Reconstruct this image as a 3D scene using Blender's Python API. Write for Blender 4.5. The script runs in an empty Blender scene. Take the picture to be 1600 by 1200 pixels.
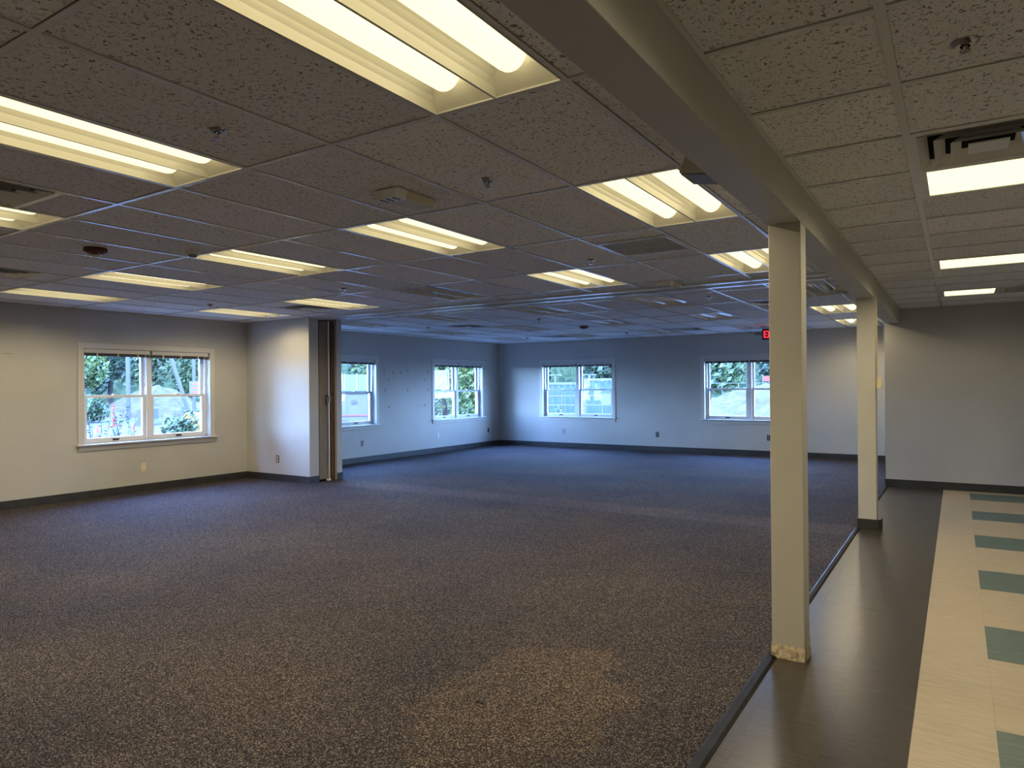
import bpy, math, random
from mathutils import Vector, Matrix

# ------------------------------------------------------------------ set-up
FT = 0.3048                      # everything below is written in feet
sc = bpy.context.scene
col = sc.collection
rnd = random.Random(7)

# camera
cam_d = bpy.data.cameras.new('camera')
cam_d.sensor_width = 36.0
cam_d.lens = 36.0 * 1086.8 / 1600.0
cam_d.clip_start, cam_d.clip_end = 0.05, 600
cam = bpy.data.objects.new('camera', cam_d)
col.objects.link(cam)
yaw, pitch, roll = 0.5694, 0.0039, -0.0082
fwd = Vector((-math.sin(yaw) * math.cos(pitch), math.cos(yaw) * math.cos(pitch), math.sin(pitch)))
rgt = Vector((math.cos(yaw), math.sin(yaw), 0))
upv = rgt.cross(fwd)
r2 = math.cos(roll) * rgt + math.sin(roll) * upv
u2 = -math.sin(roll) * rgt + math.cos(roll) * upv
m = Matrix((r2, u2, -fwd)).transposed().to_4x4()
m.translation = Vector((0, 0, 4.903 * FT))
cam.matrix_world = m
sc.camera = cam

# world: clear blue summer sky
w = bpy.data.worlds.new('sky')
sc.world = w
w.use_nodes = True
nt = w.node_tree
nt.nodes.clear()
tc = nt.nodes.new('ShaderNodeTexCoord')
sx = nt.nodes.new('ShaderNodeSeparateXYZ')
rp = nt.nodes.new('ShaderNodeValToRGB')
rp.color_ramp.elements[0].position = 0.0
rp.color_ramp.elements[0].color = (0.40, 0.60, 1.0, 1)
rp.color_ramp.elements[1].position = 0.7
rp.color_ramp.elements[1].color = (0.18, 0.36, 1.0, 1)
bg = nt.nodes.new('ShaderNodeBackground')
bg.inputs['Strength'].default_value = 58.0
wo = nt.nodes.new('ShaderNodeOutputWorld')
nt.links.new(tc.outputs['Generated'], sx.inputs[0])
nt.links.new(sx.outputs['Z'], rp.inputs[0])
nt.links.new(rp.outputs[0], bg.inputs['Color'])
nt.links.new(bg.outputs[0], wo.inputs[0])

# sun: high, behind the building, so no beam enters the windows
sd = bpy.data.lights.new('sun', 'SUN')
sd.energy = 14.0
sd.angle = 0.01
sd.color = (1.0, 0.93, 0.8)
so = bpy.data.objects.new('sun', sd)
col.objects.link(so)
so.rotation_euler = Vector((-0.45, 0.5, -0.74)).to_track_quat('-Z', 'Y').to_euler()

SPOT_W = 17.0                    # watts of each lamp inside a lit troffer
PANEL_W = 10.0
LAMP_COL = (1.0, 0.84, 0.56)

vs = sc.view_settings
vs.view_transform = 'Standard'
vs.look = 'None'
vs.gamma = 1.0
vs.exposure = 0.35
vs.use_curve_mapping = False
try:
    sc.cycles.use_denoising = True
    sc.cycles.max_bounces = 8
    sc.cycles.diffuse_bounces = 5
    sc.cycles.transparent_max_bounces = 12
    sc.cycles.sample_clamp_indirect = 6.0
except Exception:
    pass

# main dimensions (feet)
XL, YF, YC = -33.09, 49.63, 37.65          # left wall, far wall, hallway end wall
YB, XR = -9.0, 7.4                          # behind the camera, right of the hallway
HC, HH = 8.555, 8.43                        # ceiling heights: room, hallway
TOP = 9.3                                   # underside of the slab above the hung ceiling
BX0, BX1, BZ = -2.86, -2.30, 7.78           # beam
CE = -2.92                                  # carpet edge
YN = 24.48                                  # near face of the folding-wall pocket

# ------------------------------------------------------------------ helpers
class MB:
    def __init__(self):
        self.v, self.f = [], []

    def quad(self, *p):
        n = len(self.v)
        self.v += [tuple(q) for q in p]
        self.f.append(tuple(range(n, n + len(p))))
        return self

    def box(self, x0, x1, y0, y1, z0, z1):
        if x0 > x1: x0, x1 = x1, x0
        if y0 > y1: y0, y1 = y1, y0
        if z0 > z1: z0, z1 = z1, z0
        n = len(self.v)
        self.v += [(x0, y0, z0), (x1, y0, z0), (x1, y1, z0), (x0, y1, z0),
                   (x0, y0, z1), (x1, y0, z1), (x1, y1, z1), (x0, y1, z1)]
        self.f += [tuple(n + i for i in q) for q in
                   ((0, 3, 2, 1), (4, 5, 6, 7), (0, 1, 5, 4), (1, 2, 6, 5), (2, 3, 7, 6), (3, 0, 4, 7))]
        return self

    def prism(self, pts, axis, a, b):
        """extrude the 2D outline pts along axis x / y / z from a to b"""
        def P(p, t):
            return {'x': (t, p[0], p[1]), 'y': (p[0], t, p[1]), 'z': (p[0], p[1], t)}[axis]
        n, k = len(self.v), len(pts)
        self.v += [P(p, a) for p in pts] + [P(p, b) for p in pts]
        for i in range(k):
            j = (i + 1) % k
            self.f.append((n + i, n + j, n + k + j, n + k + i))
        self.f.append(tuple(n + i for i in range(k))[::-1])
        self.f.append(tuple(n + k + i for i in range(k)))
        return self

    def lathe(self, prof, cx=0, cy=0, cz=0, seg=20):
        """prof: (radius, z) list turned about the z axis"""
        n = len(self.v)
        for r, z in prof:
            for s in range(seg):
                a = 2 * math.pi * s / seg
                self.v.append((cx + r * math.cos(a), cy + r * math.sin(a), cz + z))
        for i in range(len(prof) - 1):
            for s in range(seg):
                t = (s + 1) % seg
                self.f.append((n + i * seg + s, n + i * seg + t, n + (i + 1) * seg + t, n + (i + 1) * seg + s))
        self.f.append(tuple(n + s for s in range(seg))[::-1])
        k = n + (len(prof) - 1) * seg
        self.f.append(tuple(k + s for s in range(seg)))
        return self

    def tube(self, p, q, r0, r1=None, seg=8):
        r1 = r0 if r1 is None else r1
        p, q = Vector(p), Vector(q)
        d = (q - p).normalized()
        a = d.orthogonal().normalized()
        b = d.cross(a)
        n = len(self.v)
        for c, r in ((p, r0), (q, r1)):
            for s in range(seg):
                t = 2 * math.pi * s / seg
                self.v.append(tuple(c + a * (r * math.cos(t)) + b * (r * math.sin(t))))
        for s in range(seg):
            t = (s + 1) % seg
            self.f.append((n + s, n + t, n + seg + t, n + seg + s))
        self.f.append(tuple(n + s for s in range(seg))[::-1])
        self.f.append(tuple(n + seg + s for s in range(seg)))
        return self

    def mesh(self, name, mat, smooth=False):
        me = bpy.data.meshes.new(name)
        me.from_pydata([(x * FT, y * FT, z * FT) for x, y, z in self.v], [], self.f)
        me.validate()
        me.materials.append(mat)
        if smooth:
            me.polygons.foreach_set('use_smooth', [True] * len(me.polygons))
            try:
                me.set_sharp_from_angle(angle=math.radians(40))
            except Exception:
                pass
        return me

    def build(self, name, mat, parent=None, loc=None, smooth=False, rz=0.0, bevel=0.0):
        return put(name, self.mesh(name, mat, smooth), parent, loc, rz, bevel)


def put(name, me, parent=None, loc=None, rz=0.0, bevel=0.0):
    o = bpy.data.objects.new(name, me)
    col.objects.link(o)
    if parent is not None:
        o.parent = parent
    if loc is not None:
        o.location = tuple(c * FT for c in loc)
    o.rotation_euler[2] = rz
    if bevel:
        b = o.modifiers.new('bevel', 'BEVEL')
        b.width = bevel * FT
        b.segments = 2
        b.limit_method = 'ANGLE'
    return o


def tag(o, label=None, cat=None, group=None, kind=None):
    if label: o['label'] = label
    if cat: o['category'] = cat
    if group: o['group'] = group
    if kind: o['kind'] = kind
    return o


def root(name, loc=(0, 0, 0), rz=0.0, label=None, cat=None, group=None, kind=None):
    o = bpy.data.objects.new(name, None)
    o.empty_display_size = 0.1
    col.objects.link(o)
    o.location = tuple(c * FT for c in loc)
    o.rotation_euler[2] = rz
    return tag(o, label, cat, group, kind)


def copy_tree(o, parent=None):
    c = o.copy()
    col.objects.link(c)
    c.parent = parent
    for ch in list(o.children):
        copy_tree(ch, c)
    return c


# ------------------------------------------------------------------ materials
def mat(name, color, rough=0.6, spec=0.5, metal=0.0, emit=None, strength=0.0, sheen=0.0):
    m = bpy.data.materials.new(name)
    m.use_nodes = True
    b = m.node_tree.nodes['Principled BSDF']
    b.inputs['Base Color'].default_value = (*color, 1)
    b.inputs['Roughness'].default_value = rough
    b.inputs['Specular IOR Level'].default_value = spec
    b.inputs['Metallic'].default_value = metal
    if sheen:
        b.inputs['Sheen Weight'].default_value = sheen
    if emit:
        b.inputs['Emission Color'].default_value = (*emit, 1)
        b.inputs['Emission Strength'].default_value = strength
    return m


def nodes(m):
    return m.node_tree.nodes, m.node_tree.links, m.node_tree.nodes['Principled BSDF']


def ramp(N, stops):
    r = N.new('ShaderNodeValToRGB')
    e = r.color_ramp.elements
    while len(e) < len(stops):
        e.new(0.5)
    for el, (p, c) in zip(e, stops):
        el.position = p
        el.color = (*c, 1) if len(c) == 3 else c
    return r


def noisy(name, c0, c1, scale, rough=0.6, spec=0.4, bump=0.0, stretch=(1, 1, 1), detail=4, lo=0.35, hi=0.65, metal=0.0, sheen=0.0):
    """two-tone noise paint"""
    m = mat(name, c0, rough, spec, metal, sheen=sheen)
    N, L, b = nodes(m)
    t = N.new('ShaderNodeTexCoord')
    mp = N.new('ShaderNodeMapping')
    mp.inputs['Scale'].default_value = stretch
    oi = N.new('ShaderNodeObjectInfo')
    ad = N.new('ShaderNodeVectorMath')
    ad.operation = 'ADD'
    mu = N.new('ShaderNodeVectorMath')
    mu.operation = 'SCALE'
    mu.inputs[0].default_value = (13.7, 7.3, 3.1)
    L.new(oi.outputs['Random'], mu.inputs['Scale'])
    L.new(t.outputs['Object'], ad.inputs[0])
    L.new(mu.outputs[0], ad.inputs[1])
    L.new(ad.outputs[0], mp.inputs[0])
    n = N.new('ShaderNodeTexNoise')
    n.inputs['Scale'].default_value = scale
    n.inputs['Detail'].default_value = detail
    L.new(mp.outputs[0], n.inputs['Vector'])
    r = ramp(N, [(lo, c0), (hi, c1)])
    L.new(n.outputs['Fac'], r.inputs[0])
    L.new(r.outputs[0], b.inputs['Base Color'])
    if bump:
        bp = N.new('ShaderNodeBump')
        bp.inputs['Strength'].default_value = bump
        bp.inputs['Distance'].default_value = 0.002
        L.new(n.outputs['Fac'], bp.inputs['Height'])
        L.new(bp.outputs[0], b.inputs['Normal'])
    return m


M = {}
M['wall'] = noisy('wall_paint', (0.445, 0.43, 0.385), (0.485, 0.47, 0.42), 1.3, 0.55, 0.35, bump=0.03)
M['wall_hall'] = noisy('wall_paint_hallway', (0.47, 0.45, 0.405), (0.53, 0.51, 0.455), 1.1, 0.6, 0.3, bump=0.03)
M['beam'] = noisy('beam_paint', (0.50, 0.485, 0.43), (0.54, 0.525, 0.47), 2.0, 0.5, 0.4)
M['trimw'] = mat('trim_paint', (0.56, 0.54, 0.485), 0.4, 0.5)
M['vinylw'] = mat('window_vinyl', (0.74, 0.75, 0.74), 0.35, 0.5)
M['base'] = noisy('cove_base_rubber', (0.020, 0.020, 0.018), (0.034, 0.033, 0.030), 6, 0.5, 0.5)
M['rubber'] = noisy('reducer_rubber', (0.005, 0.005, 0.006), (0.012, 0.012, 0.014), 9, 0.5, 0.12)
M['enamel'] = mat('grid_enamel', (0.74, 0.73, 0.70), 0.2, 0.6)
M['slab'] = mat('plenum_dark', (0.05, 0.05, 0.05), 0.9, 0.1)
M['reflector'] = mat('troffer_enamel', (0.84, 0.80, 0.72), 0.16, 0.7)
M['black'] = mat('black_plastic', (0.012, 0.012, 0.013), 0.4, 0.5)
M['grille'] = mat('grille_enamel', (0.62, 0.61, 0.58), 0.35, 0.5)
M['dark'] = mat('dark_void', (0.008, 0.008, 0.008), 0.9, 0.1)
M['chrome'] = mat('chrome', (0.42, 0.41, 0.40), 0.18, 0.5, metal=1.0)
M['alu'] = mat('aluminium', (0.62, 0.62, 0.63), 0.35, 0.5, metal=0.9)
M['ivory'] = mat('ivory_plastic', (0.72, 0.63, 0.42), 0.4, 0.5)
M['yellowed'] = mat('yellowed_plastic', (0.60, 0.55, 0.40), 0.45, 0.4)
M['oldgrey'] = mat('aged_grey_plastic', (0.50, 0.48, 0.42), 0.45, 0.4)
M['greyplastic'] = mat('grey_plastic', (0.22, 0.22, 0.22), 0.45, 0.4)
M['white'] = mat('white_plastic', (0.78, 0.78, 0.75), 0.35, 0.5)
M['alarm'] = mat('alarm_red_plastic', (0.10, 0.012, 0.016), 0.35, 0.5)
M['brown'] = mat('brown_plastic', (0.045, 0.032, 0.022), 0.4, 0.5)
M['lens_on'] = mat('lamp_lens_lit', (0.9, 0.88, 0.7), 0.5, 0.3, emit=(1.0, 0.885, 0.50), strength=1.22)
M['lens_off'] = mat('lamp_lens_unlit', (0.16, 0.16, 0.165), 0.3, 0.5)
M['lens_glare'] = mat('lamp_lens_glare', (0.82, 0.82, 0.82), 0.12, 0.7)  # unlit lens painted white and glossy to stand in for window reflections
M['panel_on'] = mat('panel_lens_lit', (0.9, 0.88, 0.7), 0.5, 0.3, emit=(1.0, 0.93, 0.53), strength=1.2)
M['red_on'] = mat('exit_letters_lit', (0.8, 0.05, 0.06), 0.5, 0.3, emit=(1.0, 0.03, 0.06), strength=1.1)
M['exitface'] = mat('exit_face', (0.05, 0.012, 0.012), 0.5, 0.3)
M['tan'] = noisy('folding_wall_vinyl', (0.20, 0.155, 0.095), (0.25, 0.195, 0.12), 30, 0.6, 0.3, stretch=(1, 1, 0.2))
M['brownedge'] = noisy('folding_wall_edge', (0.10, 0.05, 0.025), (0.15, 0.08, 0.04), 12, 0.6, 0.3)
M['plaster'] = noisy('exposed_plaster', (0.30, 0.21, 0.11), (0.72, 0.62, 0.45), 34, 0.85, 0.2, bump=0.6, lo=0.33, hi=0.55)
M['scuff'] = mat('old_adhesive', (0.20, 0.20, 0.20), 0.8, 0.2)
M['seam'] = mat('seam_paint', (0.48, 0.46, 0.41), 0.5, 0.4)
M['slat'] = mat('blind_slats', (0.05, 0.045, 0.04), 0.5, 0.4)

# glass: see-through with a faint cyan cast and a reflection at grazing angles
g = bpy.data.materials.new('window_glass')
g.use_nodes = True
N, L = g.node_tree.nodes, g.node_tree.links
N.clear()
tr = N.new('ShaderNodeBsdfTransparent')
tr.inputs[0].default_value = (0.84, 0.90, 0.92, 1)
gl = N.new('ShaderNodeBsdfGlossy')
gl.inputs['Roughness'].default_value = 0.02
fr = N.new('ShaderNodeFresnel')
fr.inputs['IOR'].default_value = 1.4
mx = N.new('ShaderNodeMixShader')
go = N.new('ShaderNodeOutputMaterial')
ge = N.new('ShaderNodeNewGeometry')
iv = N.new('ShaderNodeMath'); iv.operation = 'SUBTRACT'; iv.inputs[0].default_value = 1.0
fm = N.new('ShaderNodeMath'); fm.operation = 'MULTIPLY'
L.new(ge.outputs['Backfacing'], iv.inputs[1])
L.new(fr.outputs[0], fm.inputs[0]); L.new(iv.outputs[0], fm.inputs[1])
L.new(fm.outputs[0], mx.inputs[0]); L.new(tr.outputs[0], mx.inputs[1]); L.new(gl.outputs[0], mx.inputs[2])
L.new(mx.outputs[0], go.inputs[0])
M['glass'] = g

# carpet: looped pile of mixed dark, grey and tan yarn
c = mat('carpet_pile', (0.1, 0.09, 0.08), 0.95, 0.08)
N, L, b = nodes(c)
t = N.new('ShaderNodeTexCoord')
vo = N.new('ShaderNodeTexVoronoi')
vo.inputs['Scale'].default_value = 215
L.new(t.outputs['Object'], vo.inputs['Vector'])
sp = N.new('ShaderNodeSeparateColor')
L.new(vo.outputs['Color'], sp.inputs[0])
yarn = ramp(N, [(0.0, (0.010, 0.009, 0.010)), (0.45, (0.030, 0.027, 0.029)), (0.75, (0.068, 0.060, 0.061)), (1.0, (0.24, 0.205, 0.18))])
L.new(sp.outputs[0], yarn.inputs[0])
# wear: broad, soft, browner and paler patches
wn = N.new('ShaderNodeTexNoise')
wn.inputs['Scale'].default_value = 0.75
wn.inputs['Detail'].default_value = 3
L.new(t.outputs['Object'], wn.inputs['Vector'])
wr = ramp(N, [(0.36, (0.80, 0.80, 0.84)), (0.66, (1.16, 1.08, 0.98))])
L.new(wn.outputs['Fac'], wr.inputs[0])
mul = N.new('ShaderNodeMix'); mul.data_type = 'RGBA'; mul.blend_type = 'MULTIPLY'
mul.inputs['Factor'].default_value = 1.0
L.new(yarn.outputs[0], mul.inputs['A']); L.new(wr.outputs[0], mul.inputs['B'])
# a tan, dried-out patch near the near column, with a wandering edge
vd = N.new('ShaderNodeVectorMath'); vd.operation = 'SUBTRACT'
vd.inputs[1].default_value = (-5.7 * FT, 9.1 * FT, 0)
vsx = N.new('ShaderNodeVectorMath'); vsx.operation = 'MULTIPLY'
vsx.inputs[1].default_value = (1 / (1.7 * FT), 1 / (2.5 * FT), 0)
vl = N.new('ShaderNodeVectorMath'); vl.operation = 'LENGTH'
L.new(t.outputs['Object'], vd.inputs[0]); L.new(vd.outputs[0], vsx.inputs[0]); L.new(vsx.outputs[0], vl.inputs[0])
pn = N.new('ShaderNodeTexNoise')
pn.inputs['Scale'].default_value = 2.2; pn.inputs['Detail'].default_value = 4
L.new(t.outputs['Object'], pn.inputs['Vector'])
pa = N.new('ShaderNodeMath'); pa.operation = 'MULTIPLY_ADD'; pa.inputs[1].default_value = 1.6
L.new(pn.outputs['Fac'], pa.inputs[0]); L.new(vl.outputs['Value'], pa.inputs[2])
pr2 = N.new('ShaderNodeMapRange'); pr2.interpolation_type = 'SMOOTHSTEP'
pr2.inputs['From Min'].default_value = 1.6; pr2.inputs['From Max'].default_value = 1.85
pr2.inputs['To Min'].default_value = 1; pr2.inputs['To Max'].default_value = 0
L.new(pa.outputs[0], pr2.inputs['Value'])
patch = N.new('ShaderNodeMix'); patch.data_type = 'RGBA'; patch.blend_type = 'MULTIPLY'
patch.inputs['B'].default_value = (1.32, 1.24, 1.08, 1)
L.new(pr2.outputs[0], patch.inputs['Factor']); L.new(mul.outputs['Result'], patch.inputs['A'])
# the strip of less trodden carpet under the folding-wall track
ss = N.new('ShaderNodeSeparateXYZ')
L.new(t.outputs['Object'], ss.inputs[0])
mr = N.new('ShaderNodeMapRange'); mr.interpolation_type = 'SMOOTHSTEP'
mr.inputs['From Min'].default_value = 24.7 * FT; mr.inputs['From Max'].default_value = 25.0 * FT
mr2 = N.new('ShaderNodeMapRange'); mr2.interpolation_type = 'SMOOTHSTEP'
mr2.inputs['From Min'].default_value = 26.4 * FT; mr2.inputs['From Max'].default_value = 26.9 * FT
mr2.inputs['To Min'].default_value = 1; mr2.inputs['To Max'].default_value = 0
L.new(ss.outputs['Y'], mr.inputs['Value']); L.new(ss.outputs['Y'], mr2.inputs['Value'])
pm = N.new('ShaderNodeMath'); pm.operation = 'MULTIPLY'
L.new(mr.outputs[0], pm.inputs[0]); L.new(mr2.outputs[0], pm.inputs[1])
band = N.new('ShaderNodeMix'); band.data_type = 'RGBA'; band.blend_type = 'MULTIPLY'
band.inputs['B'].default_value = (1.32, 1.29, 1.27, 1)
L.new(pm.outputs[0], band.inputs['Factor'])
L.new(patch.outputs['Result'], band.inputs['A'])
L.new(band.outputs['Result'], b.inputs['Base Color'])
bp = N.new('ShaderNodeBump')
bp.inputs['Strength'].default_value = 0.5
bp.inputs['Distance'].default_value = 0.004
bp.invert = True
L.new(vo.outputs['Distance'], bp.inputs['Height'])
L.new(bp.outputs[0], b.inputs['Normal'])
M['carpet'] = c

# mineral-fibre ceiling tile: pin holes and worm-like fissures
def tile_mat(name, base, hole):
    m = mat(name, base, 0.85, 0.2)
    N, L, b = nodes(m)
    t = N.new('ShaderNodeTexCoord')
    oi = N.new('ShaderNodeObjectInfo')
    mu = N.new('ShaderNodeVectorMath'); mu.operation = 'SCALE'
    mu.inputs[0].default_value = (17.3, 11.1, 0)
    L.new(oi.outputs['Random'], mu.inputs['Scale'])
    ad = N.new('ShaderNodeVectorMath'); ad.operation = 'ADD'
    L.new(t.outputs['Object'], ad.inputs[0]); L.new(mu.outputs[0], ad.inputs[1])
    n1 = N.new('ShaderNodeTexNoise')
    n1.inputs['Scale'].default_value = 62; n1.inputs['Detail'].default_value = 2.5; n1.inputs['Distortion'].default_value = 1.1
    n2 = N.new('ShaderNodeTexNoise')
    n2.inputs['Scale'].default_value = 260; n2.inputs['Detail'].default_value = 1
    L.new(ad.outputs[0], n1.inputs['Vector']); L.new(ad.outputs[0], n2.inputs['Vector'])
    r1 = ramp(N, [(0.345, (0, 0, 0)), (0.40, (1, 1, 1))])
    r2_ = ramp(N, [(0.28, (0.25, 0.25, 0.25)), (0.36, (1, 1, 1))])
    L.new(n1.outputs['Fac'], r1.inputs[0]); L.new(n2.outputs['Fac'], r2_.inputs[0])
    mn = N.new('ShaderNodeMath'); mn.operation = 'MULTIPLY'
    L.new(r1.outputs[0], mn.inputs[0]); L.new(r2_.outputs[0], mn.inputs[1])
    cm = ramp(N, [(0.0, hole), (1.0, base)])
    L.new(mn.outputs[0], cm.inputs[0])
    # each tile aged a little differently
    hv = N.new('ShaderNodeHueSaturation')
    mr = N.new('ShaderNodeMapRange')
    mr.inputs['To Min'].default_value = 0.92; mr.inputs['To Max'].default_value = 1.06
    L.new(oi.outputs['Random'], mr.inputs['Value'])
    L.new(mr.outputs[0], hv.inputs['Value']); L.new(cm.outputs[0], hv.inputs['Color'])
    L.new(hv.outputs[0], b.inputs['Base Color'])
    bp = N.new('ShaderNodeBump')
    bp.inputs['Strength'].default_value = 0.8; bp.inputs['Distance'].default_value = 0.004
    L.new(mn.outputs[0], bp.inputs['Height']); L.new(bp.outputs[0], b.inputs['Normal'])
    return m
M['ctile'] = tile_mat('ceiling_tile_fibre', (0.92, 0.915, 0.91), (0.26, 0.235, 0.21))

# vinyl floor tiles, streaked
def vct(name, c0, c1, rough):
    return noisy(name, c0, c1, 5.5, rough, 0.28, stretch=(1.6, 14, 1), detail=6, lo=0.3, hi=0.72)
M['vdark'] = vct('vinyl_dark', (0.034, 0.029, 0.024), (0.068, 0.058, 0.047), 0.28)
M['vbeige'] = vct('vinyl_beige', (0.38, 0.315, 0.215), (0.49, 0.415, 0.295), 0.40)
M['vteal'] = vct('vinyl_teal', (0.075, 0.115, 0.105), (0.125, 0.175, 0.16), 0.40)

# ------------------------------------------------------------------ shell
fl = MB().box(XL - 0.7, CE, YB, YF + 0.7, -0.4, 0.0).build('floor', M['carpet'])
tag(fl, 'brown and grey speckled loop carpet of the open room', None, kind='structure')

hall = MB().box(CE, XR, YB, YF + 0.7, -0.4, -0.03).build('floor', M['vdark'])
tag(hall, 'vinyl-tiled hallway floor beside the carpet', None, kind='structure')
# vinyl tiles, one foot square (cut where they meet the carpet and the end wall)
TX, TY = -0.582, 11.948
tcache = {}
def vtile(x0, x1, y0, y1, mkey):
    gap = 0.0018
    k = (round(x1 - x0, 3), round(y1 - y0, 3), mkey)
    if k not in tcache:
        a, bb = (x1 - x0) / 2 - gap / 2, (y1 - y0) / 2 - gap / 2
        tcache[k] = MB().box(-a, a, -bb, bb, -0.03, 0).mesh('floor_tile', M[mkey])
    put('floor_tile', tcache[k], hall, ((x0 + x1) / 2, (y0 + y1) / 2, 0))
for n in range(-4, 26):
    y0, y1 = TY + n, min(TY + n + 1, YC)
    if y0 >= YC - 0.02: break
    teal = (n % 5) in (3, 4)
    vtile(CE + 0.01, TX - 2, y0, y1, 'vdark')
    for k in (-2, -1):
        vtile(TX + k, TX + k + 1, y0, y1, 'vdark')
    vtile(TX, TX + 1, y0, y1, 'vbeige')
    for k in range(1, 4):
        vtile(TX + k, TX + k + 1, y0, y1, 'vteal' if teal else 'vbeige')

# worn wax showing pale at three joints of the dark tiles
M['wax'] = noisy('worn_wax', (0.07, 0.062, 0.052), (0.15, 0.135, 0.115), 20, 0.6, 0.2)
for y, xa, xb in ((16.948, -1.95, -0.60), (19.948, -1.75, -0.60), (22.948, -1.2, -0.60)):
    MB().box(xa, xb, y - .010, y + .010, 0.0, .0012).build('scuff_mark', M['wax'], hall)

# walls with window openings: (centre along the wall)
WW, WZ0, WZ1 = 3.12, 2.46, 6.80           # half width, sill, head
WIN_L = [19.09, 31.50, 43.98]
WIN_F = [-25.66, -12.20]
def holed(a0, a1, holes, put_box):
    prev = a0
    for h in sorted(holes):
        put_box(prev, h - WW, 0 - 0.4, TOP)
        put_box(h - WW, h + WW, -0.4, WZ0)
        put_box(h - WW, h + WW, WZ1, TOP)
        prev = h + WW
    put_box(prev, a1, -0.4, TOP)
mb = MB(); holed(YB, YF, WIN_L, lambda a, b_, z0, z1: mb.box(XL - 0.7, XL, a, b_, z0, z1))
wall_left = tag(mb.build('wall_left', M['wall']), 'cream painted wall with three double windows', None, kind='structure')
mb = MB(); holed(XL - 0.7, BX1, WIN_F, lambda a, b_, z0, z1: mb.box(a, b_, YF, YF + 0.7, z0, z1))
wall_far = tag(mb.build('wall_far', M['wall']), 'far painted wall with two double windows', None, kind='structure')
tag(MB().box(CE, XR + 0.5, YC, YF + 0.7, -0.4, TOP).build('wall_hallway', M['wall_hall']), 'blank grey-beige wall closing the hallway', None, kind='structure')
tag(MB().box(XR, XR + 0.5, YB, YC, -0.4, TOP).build('wall_right', M['wall_hall']), kind='structure')
tag(MB().box(XL - 0.7, XR + 0.5, YB - 0.5, YB, -0.4, TOP).build('wall_back', M['wall']), kind='structure')
ceil = tag(MB().box(XL - 0.7, XR + 0.5, YB - 0.5, YF + 0.7, TOP, TOP + 0.4).build('ceiling', M['slab']),
           'suspended grid ceiling of fissured mineral tiles', None, kind='structure')

# beam and columns
beam = tag(MB().box(BX0, BX1, YB, YC, BZ, TOP).build('ceiling_beam', M['beam'], bevel=0.012), 'long painted beam between room and hallway', None, kind='structure')
c1 = MB().box(BX0 + .005, BX1 - .005, 13.09, 13.57, 0, BZ).build('column', M['beam'], bevel=0.01)
tag(c1, 'near square painted column with its bare plaster foot exposed', None, kind='structure')
c2 = MB().box(BX0 + .005, BX1 - .005, 26.13, 26.66, 0, BZ).build('column', M['beam'], bevel=0.01)
tag(c2, 'farther square painted column with dark rubber base', None, kind='structure')
# ragged bare plaster round the foot of the near column
mb = MB()
def ragged(n, z, dz):
    return [z + rnd.uniform(-dz, dz) for _ in range(n)]
x0, x1, y0, y1 = BX0 - .004, BX1 + .004, 13.085, 13.575
for side in range(4):
    k = 9
    hs = ragged(k, 0.27, 0.05)
    for i in range(k - 1):
        s, t_ = i / (k - 1), (i + 1) / (k - 1)
        d0, d1 = rnd.uniform(0, .012), rnd.uniform(0, .012)
        def P(s_, d, z):
            if side == 0: return (x0 + (x1 - x0) * s_, y0 - d, z)
            if side == 1: return (x1 + d, y0 + (y1 - y0) * s_, z)
            if side == 2: return (x1 - (x1 - x0) * s_, y1 + d, z)
            return (x0 - d, y1 - (y1 - y0) * s_, z)
        mb.quad(P(s, d0 + .01, 0), P(t_, d1 + .01, 0), P(t_, d0 + .014, .13), P(s, d1 + .014, .13))
        mb.quad(P(s, d1 + .002, .13), P(t_, d0 + .002, .13), P(t_, 0.001, hs[i + 1]), P(s, 0.001, hs[i]))
mb.build('exposed_plaster', M['plaster'], c1)['label'] = 'torn bare plaster band'
# rubber cove base round the farther column, its end standing away
mb = MB()
mb.box(BX0 - .03, BX1 + .05, 26.08, 26.13, 0.01, 0.36)
mb.box(BX0 - .03, BX0, 26.13, 26.70, 0.01, 0.36)
mb.prism([(BX1 + .05, 26.08), (BX1 + .12, 26.16), (BX1 + .13, 26.60), (BX1 + .105, 26.60), (BX1 + .095, 26.18), (BX1 + .03, 26.12)], 'z', 0.01, 0.37)
mb.box(BX0 - .05, BX1 + .08, 26.05, 26.08, 0.0, 0.02)
mb.build('cove_base', M['base'], c2)['label'] = 'dark rubber base peeling off at one end'

# pocket of the folding wall: a U of stud wall
mb = MB()
mb.box(XL, -28.05, YN, 25.10, -0.0, TOP)
mb.box(XL, -28.05, 26.36, 26.72, -0.0, TOP)
mb.box(XL, -32.6, 25.10, 26.36, -0.0, TOP)
tag(mb.build('wall_pocket', M['wall']), 'short cream wall stub holding the folded partition', None, kind='structure')

# baseboards
def base(name, *boxes):
    mb = MB()
    for bx in boxes:
        x0, x1, y0, y1 = bx
        mb.box(x0, x1, y0, y1, 0, 0.36)
    return tag(mb.build(name, M['base']), kind='structure')
base('baseboard_left', (XL, XL + .03, YB, YN), (XL, XL + .03, 26.72, YF))
base('baseboard_far', (XL, CE, YF - .03, YF))
base('baseboard_hallway', (CE, XR, YC - .03, YC))
base('baseboard_pocket', (XL, -28.02, YN - .03, YN), (-28.05, -28.02, YN, 25.10), (-28.05, -28.02, 26.36, 26.75), (XL, -28.05, 26.72, 26.75))
base('baseboard_right', (CE - .03, CE, YC, YF))
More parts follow.
